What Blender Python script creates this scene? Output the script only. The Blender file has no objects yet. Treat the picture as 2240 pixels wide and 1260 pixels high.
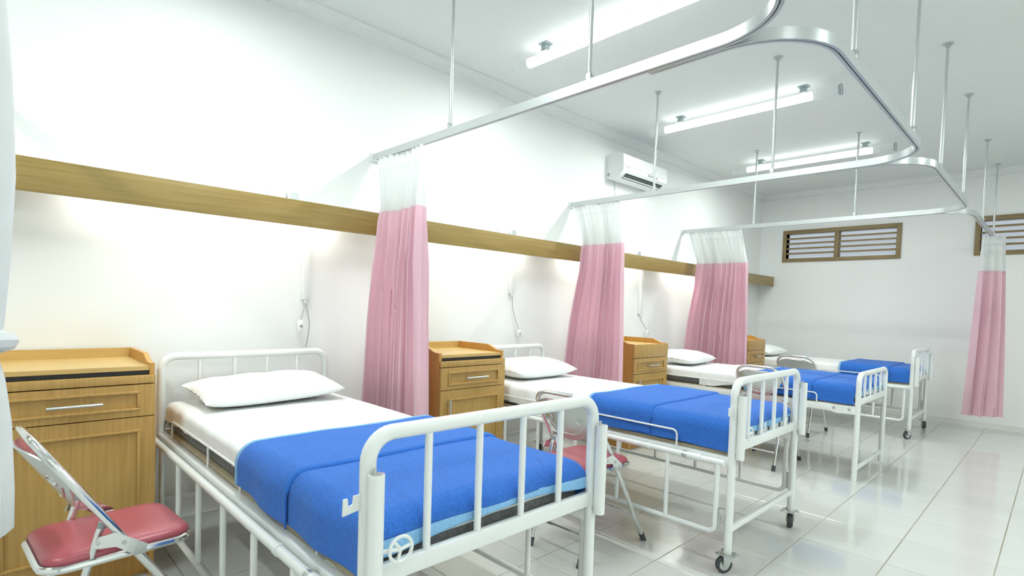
import bpy, bmesh, math, random
from mathutils import Vector, Matrix
random.seed(7)
PI = math.pi
sc = bpy.context.scene
COL = sc.collection

# ------------------------------------------------------------------ camera
CAM_R = (0.69828626, 0.71509447, 0.03219002)
CAM_U = (-0.05081485, 0.00466404, 0.9986972)
CAM_F = (-0.71401271, 0.69901226, -0.03959426)
cam_d = bpy.data.cameras.new('camera')
cam_d.sensor_fit = 'HORIZONTAL'; cam_d.sensor_width = 36.0
cam_d.lens = 1180.489 / 2240 * 36.0
cam_d.shift_y = (716.557 - 630.0) / 2240
cam_d.clip_start = 0.05
cam = bpy.data.objects.new('camera', cam_d); COL.objects.link(cam)
m = Matrix.Identity(4)
for i in range(3):
    m[i][0] = CAM_R[i]; m[i][1] = CAM_U[i]; m[i][2] = -CAM_F[i]
m[2][3] = 1.2
cam.matrix_world = m
sc.camera = cam

# ------------------------------------------------------------------ world, exposure, light levels
sc.view_settings.view_transform = 'Standard'
sc.view_settings.look = 'None'
sc.view_settings.gamma = 1.0
sc.view_settings.use_curve_mapping = False
sc.view_settings.exposure = 0.72
CEILING_TUBE = 1.7      # glow of the ceiling tubes
CEILING_POWER = 13.0    # watts each ceiling tube throws downwards
PELMET_LAMP = 13.0       # emission of the tubes behind the wooden pelmet
world = bpy.data.worlds.new('world'); sc.world = world
world.use_nodes = True
wn = world.node_tree.nodes['Background']
wn.inputs['Color'].default_value = (0.74, 0.83, 0.93, 1); wn.inputs['Strength'].default_value = 0.62
sc.cycles.use_light_tree = False
sc.cycles.max_bounces = 5
sc.cycles.diffuse_bounces = 4
sc.cycles.glossy_bounces = 3
sc.cycles.transmission_bounces = 4
sc.cycles.transparent_max_bounces = 10
sc.cycles.use_adaptive_sampling = True
sc.cycles.adaptive_threshold = 0.08
sc.cycles.time_limit = 1150
sc.cycles.caustics_reflective = False
sc.cycles.caustics_refractive = False
sc.cycles.sample_clamp_indirect = 6.0

# ------------------------------------------------------------------ materials
def new_mat(name):
    mt = bpy.data.materials.new(name); mt.use_nodes = True
    return mt, mt.node_tree, mt.node_tree.nodes['Principled BSDF']

def node(nt, kind, **kw):
    n = nt.nodes.new(kind)
    for k, v in kw.items():
        if k in n.inputs: n.inputs[k].default_value = v
        else: setattr(n, k, v)
    return n

def plain(name, col, rough=0.5, metal=0.0, spec=0.5, bump=0.0, bscale=200.0, var=0.0, vscale=4.0, coat=0.0):
    mt, nt, b = new_mat(name)
    b.inputs['Base Color'].default_value = (*col, 1)
    b.inputs['Roughness'].default_value = rough
    b.inputs['Metallic'].default_value = metal
    b.inputs['Specular IOR Level'].default_value = spec
    b.inputs['Coat Weight'].default_value = coat
    tc = node(nt, 'ShaderNodeTexCoord')
    if bump:
        nz = node(nt, 'ShaderNodeTexNoise', Scale=bscale, Detail=3.0)
        nt.links.new(tc.outputs['Object'], nz.inputs['Vector'])
        bp = node(nt, 'ShaderNodeBump', Strength=bump, Distance=0.01)
        nt.links.new(nz.outputs['Fac'], bp.inputs['Height'])
        nt.links.new(bp.outputs['Normal'], b.inputs['Normal'])
    if var:
        nz = node(nt, 'ShaderNodeTexNoise', Scale=vscale, Detail=4.0)
        nt.links.new(tc.outputs['Object'], nz.inputs['Vector'])
        rp = node(nt, 'ShaderNodeValToRGB')
        rp.color_ramp.elements[0].position = 0.3; rp.color_ramp.elements[1].position = 0.7
        rp.color_ramp.elements[0].color = (*[c * (1 - var) for c in col], 1)
        rp.color_ramp.elements[1].color = (*[min(1, c * (1 + var)) for c in col], 1)
        nt.links.new(nz.outputs['Fac'], rp.inputs['Fac'])
        nt.links.new(rp.outputs['Color'], b.inputs['Base Color'])
    return mt

def wood(name, c1, c2, axis='Z', rough=0.38, scale=1.0):
    mt, nt, b = new_mat(name)
    tc = node(nt, 'ShaderNodeTexCoord')
    mp = node(nt, 'ShaderNodeMapping')
    s = [60 * scale, 60 * scale, 60 * scale]; s['XYZ'.index(axis)] = 2.0 * scale
    mp.inputs['Scale'].default_value = s
    nt.links.new(tc.outputs['Object'], mp.inputs['Vector'])
    nz = node(nt, 'ShaderNodeTexNoise', Scale=1.6, Detail=6.0, Roughness=0.6, Distortion=0.3)
    nt.links.new(mp.outputs['Vector'], nz.inputs['Vector'])
    rp = node(nt, 'ShaderNodeValToRGB')
    rp.color_ramp.elements[0].position = 0.32; rp.color_ramp.elements[1].position = 0.68
    rp.color_ramp.elements[0].color = (*c1, 1); rp.color_ramp.elements[1].color = (*c2, 1)
    nt.links.new(nz.outputs['Fac'], rp.inputs['Fac'])
    nt.links.new(rp.outputs['Color'], b.inputs['Base Color'])
    b.inputs['Roughness'].default_value = rough
    return mt

def chipped_paint(name, col, chip):
    mt, nt, b = new_mat(name)
    tc = node(nt, 'ShaderNodeTexCoord')
    nz = node(nt, 'ShaderNodeTexNoise', Scale=34.0, Detail=5.0, Roughness=0.65)
    nt.links.new(tc.outputs['Object'], nz.inputs['Vector'])
    rp = node(nt, 'ShaderNodeValToRGB')
    rp.color_ramp.elements[0].position = 0.735; rp.color_ramp.elements[1].position = 0.75
    rp.color_ramp.elements[0].color = (*col, 1); rp.color_ramp.elements[1].color = (*chip, 1)
    nt.links.new(nz.outputs['Fac'], rp.inputs['Fac'])
    nt.links.new(rp.outputs['Color'], b.inputs['Base Color'])
    b.inputs['Roughness'].default_value = 0.28
    return mt

def emitter(name, col, strength):
    mt, nt, b = new_mat(name)
    b.inputs['Base Color'].default_value = (0.9, 0.9, 0.9, 1)
    b.inputs['Emission Color'].default_value = (*col, 1)
    b.inputs['Emission Strength'].default_value = strength
    return mt

def clear(name, col, alpha, rough=0.05):
    mt, nt, b = new_mat(name)
    b.inputs['Base Color'].default_value = (*col, 1)
    b.inputs['Roughness'].default_value = rough
    b.inputs['Alpha'].default_value = alpha
    return mt

def cloth(name, col, rough=0.85, weave=900.0, bump=0.15, trans=0.0, alpha=1.0, var=0.06, sheen=0.0):
    mt, nt, b = new_mat(name)
    tc = node(nt, 'ShaderNodeTexCoord')
    b.inputs['Base Color'].default_value = (*col, 1)
    if bump:
        nz = node(nt, 'ShaderNodeTexNoise', Scale=weave, Detail=2.0)
        nt.links.new(tc.outputs['Object'], nz.inputs['Vector'])
        bp = node(nt, 'ShaderNodeBump', Strength=bump, Distance=0.004)
        nt.links.new(nz.outputs['Fac'], bp.inputs['Height']); nt.links.new(bp.outputs['Normal'], b.inputs['Normal'])
    if var:
        n2 = node(nt, 'ShaderNodeTexNoise', Scale=weave * 0.25, Detail=3.0)
        nt.links.new(tc.outputs['Object'], n2.inputs['Vector'])
        rp = node(nt, 'ShaderNodeValToRGB')
        rp.color_ramp.elements[0].position = 0.35; rp.color_ramp.elements[1].position = 0.65
        rp.color_ramp.elements[0].color = (*[c * (1 - var) for c in col], 1)
        rp.color_ramp.elements[1].color = (*[min(1, c * (1 + var)) for c in col], 1)
        nt.links.new(n2.outputs['Fac'], rp.inputs['Fac']); nt.links.new(rp.outputs['Color'], b.inputs['Base Color'])
    b.inputs['Roughness'].default_value = rough
    b.inputs['Specular IOR Level'].default_value = 0.2
    b.inputs['Sheen Weight'].default_value = sheen
    b.inputs['Alpha'].default_value = alpha
    if trans:
        out = nt.nodes['Material Output']
        tl = node(nt, 'ShaderNodeBsdfTranslucent', Color=(*col, 1))
        mx = node(nt, 'ShaderNodeMixShader', Fac=trans)
        nt.links.new(b.outputs['BSDF'], mx.inputs[1]); nt.links.new(tl.outputs['BSDF'], mx.inputs[2])
        if alpha < 1:
            b.inputs['Alpha'].default_value = 1.0
            tp = node(nt, 'ShaderNodeBsdfTransparent')
            m2 = node(nt, 'ShaderNodeMixShader', Fac=alpha)
            nt.links.new(tp.outputs['BSDF'], m2.inputs[1]); nt.links.new(mx.outputs['Shader'], m2.inputs[2])
            nt.links.new(m2.outputs['Shader'], out.inputs['Surface'])
        else:
            nt.links.new(mx.outputs['Shader'], out.inputs['Surface'])
    return mt

M = {}
M['wall'] = plain('wall_paint', (0.88, 0.89, 0.88), 0.6)
M['ceiling'] = plain('ceiling_paint', (0.80, 0.83, 0.82), 0.75)
M['cornice'] = plain('cornice_plaster', (0.82, 0.84, 0.83), 0.6)
M['tile'] = plain('glazed_tile', (0.62, 0.635, 0.61), 0.10, spec=0.6, var=0.03, vscale=1.1)
M['grout'] = plain('grout', (0.36, 0.33, 0.25), 0.9, var=0.25, vscale=2.0)
M['skirting'] = plain('skirting_tile', (0.78, 0.80, 0.76), 0.25)
M['paint'] = chipped_paint('white_enamel', (0.82, 0.845, 0.83), (0.30, 0.28, 0.25))
M['pvc'] = plain('white_plastic', (0.84, 0.86, 0.85), 0.35)
M['alu'] = plain('white_aluminium', (0.58, 0.61, 0.61), 0.3, metal=0.5)
M['groove'] = plain('grey_groove', (0.22, 0.24, 0.24), 0.6)
M['steel'] = plain('zinc_steel', (0.62, 0.65, 0.64), 0.32, metal=0.9)
M['chrome'] = plain('chrome', (0.80, 0.82, 0.82), 0.12, metal=1.0)
M['plate'] = plain('pressed_steel', (0.66, 0.70, 0.69), 0.3, metal=0.75)
M['rubber'] = plain('dark_rubber', (0.055, 0.06, 0.065), 0.55)
M['vinyl'] = plain('red_vinyl', (0.40, 0.085, 0.11), 0.3, bump=0.05, bscale=300, var=0.08, vscale=5)
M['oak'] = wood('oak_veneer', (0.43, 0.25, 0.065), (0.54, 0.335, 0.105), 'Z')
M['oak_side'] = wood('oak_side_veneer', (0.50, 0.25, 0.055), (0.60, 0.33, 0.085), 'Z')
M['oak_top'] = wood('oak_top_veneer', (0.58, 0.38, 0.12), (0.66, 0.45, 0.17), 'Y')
M['beam'] = wood('pelmet_veneer', (0.28, 0.19, 0.052), (0.37, 0.26, 0.085), 'Y', 0.35)
M['frame_wood'] = wood('window_wood', (0.22, 0.155, 0.065), (0.30, 0.22, 0.10), 'X', 0.45)
M['dark'] = plain('slot_shade', (0.05, 0.05, 0.05), 0.7)  # near-black colour standing for shade inside the cabinet tray slot
M['ply'] = plain('plywood_edge', (0.42, 0.36, 0.24), 0.7, var=0.1, vscale=8)
M['sheet'] = cloth('white_sheet', (0.86, 0.875, 0.87), 0.8, 700, 0.0, var=0.0)
M['core'] = cloth('mattress_ticking', (0.14, 0.145, 0.145), 0.7, 400, 0.1, var=0.25)
M['blue'] = cloth('blue_fleece', (0.036, 0.165, 0.60), 0.95, 420, 0.6, var=0.10, sheen=0.12)
M['trim'] = cloth('pale_blue_binding', (0.25, 0.50, 0.78), 0.7, 500, 0.15, var=0.08)
M['pink'] = cloth('pink_cotton', (0.90, 0.62, 0.705), 0.85, 800, 0.0, trans=0.3, var=0.03)
M['net'] = cloth('white_net', (0.90, 0.92, 0.915), 0.85, 1200, 0.0, trans=0.45, alpha=0.9, var=0.0)
M['tape'] = cloth('white_tape', (0.90, 0.915, 0.91), 0.85, 900, 0.0, trans=0.3, var=0.0)
M['pane'] = clear('frosted_pane', (0.80, 0.86, 0.92), 0.3, 0.35)
M['acryl'] = clear('clear_acrylic', (0.85, 0.92, 0.92), 0.16, 0.05)
M['lamp'] = emitter('lit_tube', (0.93, 1.0, 0.97), CEILING_TUBE)
M['lamp2'] = emitter('lit_pelmet_tube', (0.97, 1.0, 0.97), PELMET_LAMP)
M['lamp'].cycles.emission_sampling = 'NONE'
M['bracket'] = plain('grey_bracket', (0.36, 0.42, 0.44), 0.4, metal=0.3)
M['ac_grey'] = plain('grey_display', (0.35, 0.40, 0.39), 0.3)
M['grille'] = plain('dark_green_grille', (0.03, 0.06, 0.055), 0.5)
M['stamp'] = plain('grey_stamp', (0.35, 0.37, 0.37), 0.8)

# ------------------------------------------------------------------ mesh builder
class MB:
    def __init__(self): self.v = []; self.f = []
    def add(self, vs, fs):
        o = len(self.v); self.v += [tuple(p) for p in vs]; self.f += [tuple(i + o for i in q) for q in fs]; return self
    def box(self, a, b, bev=0.0):
        x0, y0, z0 = a; x1, y1, z1 = b
        if not bev:
            vs = [(x, y, z) for z in (z0, z1) for y in (y0, y1) for x in (x0, x1)]
            return self.add(vs, [(0, 2, 3, 1), (4, 5, 7, 6), (0, 1, 5, 4), (2, 6, 7, 3), (0, 4, 6, 2), (1, 3, 7, 5)])
        bm = bmesh.new()
        bmesh.ops.create_cube(bm, size=1.0)
        for q in bm.verts:
            q.co = Vector(((x0 + x1) / 2 + q.co.x * (x1 - x0), (y0 + y1) / 2 + q.co.y * (y1 - y0), (z0 + z1) / 2 + q.co.z * (z1 - z0)))
        bmesh.ops.bevel(bm, geom=list(bm.edges), offset=bev, segments=2, affect='EDGES', profile=0.5)
        bm.verts.index_update()
        self.add([q.co[:] for q in bm.verts], [[q.index for q in f.verts] for f in bm.faces]); bm.free(); return self
    def tube(self, pts, r, n=10, cap=True, closed=False, r2=None):
        P = [Vector(p) for p in pts]; k = len(P); o = len(self.v)
        T = []
        for i in range(k):
            if closed: t = P[(i + 1) % k] - P[i - 1]
            elif i == 0: t = P[1] - P[0]
            elif i == k - 1: t = P[-1] - P[-2]
            else: t = (P[i + 1] - P[i]).normalized() + (P[i] - P[i - 1]).normalized()
            T.append(t.normalized())
        ref = Vector((0, 0, 1)) if abs(T[0].z) < 0.9 else Vector((1, 0, 0))
        nrm = T[0].cross(ref).normalized()
        for i in range(k):
            if i:
                ax = T[i - 1].cross(T[i])
                if ax.length > 1e-7:
                    nrm = Matrix.Rotation(T[i - 1].angle(T[i]), 3, ax.normalized()) @ nrm
            nrm = (nrm - T[i] * nrm.dot(T[i])).normalized(); bn = T[i].cross(nrm)
            rr = r if r2 is None else r + (r2 - r) * i / (k - 1)
            for j in range(n):
                a = 2 * PI * j / n
                self.v.append(tuple(P[i] + nrm * math.cos(a) * rr + bn * math.sin(a) * rr))
        for i in range(k if closed else k - 1):
            i2 = (i + 1) % k
            for j in range(n):
                j2 = (j + 1) % n
                self.f.append((o + i * n + j, o + i * n + j2, o + i2 * n + j2, o + i2 * n + j))
        if cap and not closed:
            self.f.append(tuple(o + j for j in reversed(range(n))))
            self.f.append(tuple(o + (k - 1) * n + j for j in range(n)))
        return self
    def cyl(self, a, b, r, n=14, r2=None): return self.tube([a, b], r, n, r2=r2)
    def sweep(self, pts, prof, closed_prof=True, cap=True):
        """profile (side, up) swept along a path lying in a horizontal plane"""
        P = [Vector(p) for p in pts]; k = len(P); n = len(prof); o = len(self.v)
        for i in range(k):
            if i == 0: t = P[1] - P[0]
            elif i == k - 1: t = P[-1] - P[-2]
            else: t = (P[i + 1] - P[i]).normalized() + (P[i] - P[i - 1]).normalized()
            t.z = 0; t.normalize(); s = Vector((t.y, -t.x, 0))
            for a, b in prof: self.v.append(tuple(P[i] + s * a + Vector((0, 0, b))))
        for i in range(k - 1):
            for j in range(n):
                j2 = (j + 1) % n
                self.f.append((o + i * n + j, o + (i + 1) * n + j, o + (i + 1) * n + j2, o + i * n + j2))
        if cap:
            self.f.append(tuple(o + j for j in range(n))); self.f.append(tuple(o + (k - 1) * n + j for j in reversed(range(n))))
        return self
    def prism(self, poly, axis, a, b):
        """poly in the two other axes (order kept xyz), extruded along axis from a to b"""
        n = len(poly); vs = []
        for w in (a, b):
            for p, q in poly:
                vs.append({'x': (w, p, q), 'y': (p, w, q), 'z': (p, q, w)}[axis])
        fs = [tuple(range(n)), tuple(reversed(range(n, 2 * n)))]
        fs += [(i, i + n, (i + 1) % n + n, (i + 1) % n) for i in range(n)]
        return self.add(vs, fs)
    def grid(self, rows):
        k = len(rows); n = len(rows[0])
        fs = [(i * n + j, (i + 1) * n + j, (i + 1) * n + j + 1, i * n + j + 1) for i in range(k - 1) for j in range(n - 1)]
        return self.add([p for r in rows for p in r], fs)
    def sphere(self, c, r, n=10, m=7, s=(1, 1, 1)):
        rows = []
        for i in range(m + 1):
            t = PI * i / m
            rows.append([(c[0] + r * s[0] * math.sin(t) * math.cos(2 * PI * j / n), c[1] + r * s[1] * math.sin(t) * math.sin(2 * PI * j / n), c[2] + r * s[2] * math.cos(t)) for j in range(n + 1)])
        return self.grid(rows)
    def mesh(self, name, mat, smooth=None):
        me = bpy.data.meshes.new(name)
        me.from_pydata(self.v, [], self.f)
        bm = bmesh.new(); bm.from_mesh(me)
        bmesh.ops.remove_doubles(bm, verts=bm.verts, dist=1e-6)
        bmesh.ops.recalc_face_normals(bm, faces=bm.faces)
        bm.to_mesh(me); bm.free()
        if mat: me.materials.append(M[mat])
        if smooth is not None:
            me.polygons.foreach_set('use_smooth', [True] * len(me.polygons))
            me.set_sharp_from_angle(angle=math.radians(smooth))
        me.update()
        return me
    def build(self, name, mat, parent=None, smooth=40, loc=(0, 0, 0)):
        o = bpy.data.objects.new(name, self.mesh(name, mat, smooth)); COL.objects.link(o)
        o.location = loc
        if parent: o.parent = parent
        return o

def rounded(pts, r, seg=6):
    """polyline with rounded inner corners; r a number or one per inner point"""
    P = [Vector(p) for p in pts]; out = [P[0]]
    for i in range(1, len(P) - 1):
        rr = r if not isinstance(r, (list, tuple)) else r[i - 1]
        a = (P[i - 1] - P[i]).normalized(); b = (P[i + 1] - P[i]).normalized()
        ang = a.angle(b)
        if rr <= 0 or ang > PI - 0.01: out.append(P[i]); continue
        d = rr / math.tan(ang / 2)
        c = P[i] + (a + b).normalized() * (rr / math.sin(ang / 2))
        s = P[i] + a * d - c; e = P[i] + b * d - c
        w = s.angle(e)
        for j in range(seg + 1):
            t = j / seg
            out.append(c + (s * math.sin((1 - t) * w) + e * math.sin(t * w)) / math.sin(w))
    out.append(P[-1]); return out

def empty(name, loc=(0, 0, 0), rz=0.0):
    o = bpy.data.objects.new(name, None); COL.objects.link(o)
    o.location = loc; o.rotation_euler = (0, 0, rz); o.empty_display_size = 0.1
    return o

def tag(o, label, cat, group=None):
    o['label'] = label; o['category'] = cat
    if group: o['group'] = group
    return o

def struct(o, label=None):
    o['kind'] = 'structure'
    if label: o['label'] = label
    return o

def solidify(o, t, off=-1):
    md = o.modifiers.new('thickness', 'SOLIDIFY'); md.thickness = t; md.offset = off; return o

def fbm(x, y, s=0):
    return (math.sin(x * 1.7 + s) * math.cos(y * 2.3 - s * 1.3) + 0.5 * math.sin(x * 3.9 - y * 2.1 + s * 2.1) + 0.3 * math.sin(x * 7.3 + y * 5.7 + s))/1.8

# ------------------------------------------------------------------ room
XW, XR, YB, YF, ZC = -3.14, 2.75, 8.08, -2.6, 2.9
T = 0.15
struct(MB().box((XW - T, YF - T, 0), (XW, YB + T, ZC)).build('wall_left', 'wall', smooth=None), 'white painted wall behind the bed heads')
struct(MB().box((XR, YF - T, 0), (XR + T, YB + T, ZC)).build('wall_right', 'wall', smooth=None), 'white painted wall on the right side of the ward')
struct(MB().box((XW, YF - T, 0), (XR, YF, ZC)).build('wall_front', 'wall', smooth=None), 'white painted wall behind the viewer')
struct(MB().box((XW - T, YF - T, ZC), (XR + T, YB + T, ZC + 0.12)).build('ceiling', 'ceiling', smooth=None), 'plain pale ceiling over the ward')
W1 = (-2.83, -1.45, 1.94, 2.38); W2 = (-0.76, 0.62, 1.945, 2.385)
wb = MB()
xs = [XW, W1[0], W1[1], W2[0], W2[1], XR]
for i, (a, b) in enumerate(zip(xs[:-1], xs[1:])):
    if i in (1, 3):
        w = W1 if i == 1 else W2
        wb.box((a, YB, 0), (b, YB + T, w[2])); wb.box((a, YB, w[3]), (b, YB + T, ZC))
    else: wb.box((a, YB, 0), (b, YB + T, ZC))
struct(wb.build('wall_back', 'wall', smooth=None), 'white painted end wall with two louvred windows')

def cornice_profile():
    return [(0, 0), (0.07, 0), (0.07, -0.012), (0.05, -0.016), (0.045, -0.03), (0.03, -0.036), (0.026, -0.055), (0.012, -0.06), (0.012, -0.075), (0, -0.075)]
cp = cornice_profile()
struct(MB().sweep([(XW, YF, ZC), (XW, YB, ZC)], cp).build('trim_1', 'cornice', smooth=None), 'stepped white cornice along the left wall')
struct(MB().sweep([(XW, YB, ZC), (XR, YB, ZC)], cp).build('trim_2', 'cornice', smooth=None), 'stepped white cornice along the end wall')
struct(MB().box((XW, YF, 0), (XW + 0.012, YB, 0.06)).build('baseboard_left', 'skirting', smooth=None), 'low pale skirting along the left wall')
struct(MB().box((XW, YB - 0.012, 0), (XR, YB, 0.06)).build('baseboard_back', 'skirting', smooth=None), 'low pale skirting along the end wall')

# floor: grout bed with each tile laid on it
floor = struct(MB().box((XW - T, YF - T, -0.12), (XR + T, YB + T, -0.0025)).build('floor', 'grout', smooth=None), 'glossy white tiled floor with thin dark grout lines')
TX, TY = 0.382, 0.424
GX, GY = -0.172, 3.15
def tile_mesh():
    bm = bmesh.new(); bmesh.ops.create_cube(bm, size=1.0)
    for q in bm.verts: q.co = Vector((q.co.x * (TX - 0.0045), q.co.y * (TY - 0.003), (q.co.z - 0.5) * 0.008))
    top = [e for e in bm.edges if all(abs(q.co.z) < 1e-6 for q in e.verts)]
    bmesh.ops.bevel(bm, geom=top, offset=0.0012, segments=1, affect='EDGES')
    me = bpy.data.meshes.new('floor_tile'); bm.to_mesh(me); bm.free(); me.materials.append(M['tile']); return me
tm = tile_mesh()
rest = MB()
ci = range(math.floor((XW - GX) / TX), math.ceil((XR - GX) / TX))
cj = range(math.floor((YF - GY) / TY), math.ceil((YB - GY) / TY))
n_tiles = 0
for i in ci:
    for j in cj:
        x0, x1 = max(GX + i * TX, XW), min(GX + (i + 1) * TX, XR)
        y0, y1 = max(GY + j * TY, YF), min(GY + (j + 1) * TY, YB)
        if x1 - x0 < 0.02 or y1 - y0 < 0.02: continue
        cx_, cy_ = (x0 + x1) / 2, (y0 + y1) / 2
        whole = x1 - x0 > TX - 0.01 and y1 - y0 > TY - 0.01
        d = (cx_ * CAM_F[0] + cy_ * CAM_F[1] + 1.2 * 0.04)
        u = (cx_ * CAM_R[0] + cy_ * CAM_R[1])
        seen = d > 0.6 and -1.15 * d < u < 1.1 * d and 1.2 / d < 0.75
        if seen and n_tiles < 296:
            if whole:
                o = bpy.data.objects.new('floor_tile', tm); COL.objects.link(o); o.location = (cx_, cy_, random.uniform(-0.0004, 0.0003)); o.parent = floor
            else:
                MB().box((x0 + .002, y0 + .0015, -0.008), (x1 - .002, y1 - .0015, 0)).build('floor_tile', 'tile', floor, None)
            n_tiles += 1
        else:
            rest.box((x0 + .002, y0 + .0015, -0.008), (x1 - .002, y1 - .0015, 0))
ro = rest.build('outer_floor_tile', 'tile', floor, None); ro['kind'] = 'stuff'

# louvred windows in the end wall
def window(name, w, label):
    x0, x1, z0, z1 = w
    root = struct(empty(name, (x0, YB, z0)), label)
    W, H = x1 - x0, z1 - z0; ft = 0.05
    root_parts = []
    y0, y1 = -0.02, 0.10
    f = MB()
    f.box((0, y0, 0), (ft, y1, H), 0.004); f.box((W - ft, y0, 0), (W, y1, H), 0.004)
    f.box((ft, y0, 0), (W - ft, y1, ft), 0.004); f.box((ft, y0, H - ft), (W - ft, y1, H), 0.004)
    f.build('window_frame', 'frame_wood', root)
    c = W / 2 - 0.02
    MB().box((c - 0.025, y0 + 0.006, ft), (c + 0.025, y1, H - ft), 0.004).build('mullion', 'frame_wood', root)
    for a, b in ((ft, c - 0.025), (c + 0.025, W - ft)):
        for k in range(4):
            z = ft + (H - 2 * ft) * (k + 1) / 5
            # a blade tilted outwards
            pr = [(0.0, z - 0.012), (0.06, z - 0.004), (0.06, z + 0.012), (0.0, z + 0.013)]
            MB().prism([(p, q) for p, q in pr], 'x', a, b).build('slat', 'frame_wood', root, None)
        MB().box((a, 0.088, ft), (b, 0.094, H - ft)).build('pane', 'pane', root, None)
window('window_1', W1, 'brown wooden louvred window high on the end wall, clear of the curtain')
window('window_2', W2, 'brown wooden louvred window cut by the right edge, behind the far curtain')

# ------------------------------------------------------------------ wooden pelmet with hidden tubes
PX = XW + 0.21
pel = tag(empty('wooden_pelmet', (XW, 0, 1.6)), 'long light brown wooden pelmet board running along the wall above the beds', 'pelmet')
MB().box((PX - XW - 0.02, -2.5, 0.0), (PX - XW, YB - 0.001, 0.137), 0.002).build('front_board', 'beam', pel)
MB().box((0.001, -2.5, 0.117), (PX - XW - 0.02, YB - 0.001, 0.133)).build('top_board', 'pvc', pel, None)
for i, y in enumerate((0.9, 2.55, 4.25, 6.0)):
    fx = MB().box((0.09, y - 0.62, 0.09), (0.15, y + 0.62, 0.117)).build('lamp_holder', 'pvc', pel, None)
    MB().cyl((0.12, y - 0.58, 0.07), (0.12, y + 0.58, 0.07), 0.014, 10).build('lit_tube', 'lamp2', fx)

# ------------------------------------------------------------------ curtain tracks
ZT = 2.12
YR = [-0.14, 1.79, 3.76, 5.78]
XF = -0.585
def u_profile():
    w, h, t, lip = 0.013, 0.020, 0.003, 0.002
    return [(-w, -h), (-w, h), (w, h), (w, -h), (lip, -h), (lip, -h + t), (w - t, -h + t), (w - t, h - t), (-w + t, h - t), (-w + t, -h + t), (-lip, -h + t), (-lip, -h)]
def rod(parent, x, y, ox, oy):
    r = empty_part = MB()
    r.cyl((x - ox, y - oy, ZC - ZT - 0.001), (x - ox, y - oy, 0.30), 0.0075, 10)
    r.cyl((x - ox, y - oy, 0.32), (x - ox, y - oy, 0.045), 0.0095, 10)
    ro = r.build('hanger_rod', 'alu', parent)
    MB().cyl((x - ox, y - oy, ZC - ZT), (x - ox, y - oy, ZC - ZT - 0.006), 0.028, 14).cyl((x - ox, y - oy, ZC - ZT - 0.004), (x - ox, y - oy, ZC - ZT - 0.022), 0.013, 12).build('ceiling_flange', 'alu', ro)
    MB().box((x - ox - 0.012, y - oy - 0.012, 0.018), (x - ox + 0.012, y - oy + 0.012, 0.05), 0.003).cyl((x - ox - 0.018, y - oy, 0.04), (x - ox + 0.018, y - oy, 0.04), 0.005, 8).build('rod_clip', 'steel', ro)
def track(path, rads, rods, label, ends):
    ox, oy = path[0][0], path[0][1]
    root = tag(empty('curtain_track', (ox, oy, ZT)), label, 'curtain track', 'ceiling hung curtain tracks')
    pts = rounded([(p[0] - ox, p[1] - oy, 0) for p in path], rads, 12)
    MB().sweep(pts, u_profile()).build('rail', 'alu', root, 30)
    for x, y in rods: rod(root, x, y, ox, oy)
    for x, y in ends:
        sx = 0.02
        MB().box((x - ox, y - oy - 0.03, -0.03), (x - ox + 0.012, y - oy + 0.03, 0.03), 0.003).box((x - ox, y - oy - 0.017, -0.024), (x - ox + 0.05, y - oy + 0.017, -0.020)).build('wall_bracket', 'pvc', root)
XE = XW + 0.001
track([(XE, YR[0], 0), (XF, YR[0], 0), (XF, YR[1], 0), (XE, YR[1], 0)], 0.28, [(-2.35, YR[1]), (-1.42, YR[1]), (XF, 0.3), (XF, 1.25)],
      'curtain track nearest the viewer, running to the wall above the first bed', [(XE, YR[1])])
track([(-1.15, YR[1] + 0.028, 0), (XF, YR[1] + 0.028, 0), (XF, YR[2], 0), (XE, YR[2], 0)], 0.28, [(-2.30, YR[2]), (-1.41, YR[2]), (XF, 2.27), (XF, 3.35)],
      'curtain track that loops around the second bed from the viewer', [(XE, YR[2])])
track([(-1.15, YR[2] + 0.028, 0), (XF, YR[2] + 0.028, 0), (XF, YR[3], 0), (XE, YR[3], 0)], 0.28, [(-2.33, YR[3]), (-1.41, YR[3]), (XF, 4.25), (XF, 5.3)],
      'curtain track that loops around the third bed from the viewer', [(XE, YR[3])])
track([(-1.15, YR[3] + 0.028, 0), (XF, YR[3] + 0.028, 0), (XF, YB - 0.001, 0)], 0.28, [(XF, 6.72), (XF, 7.82)],
      'short curtain track in front of the farthest bed, ending at the louvred windows', [])

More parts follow.
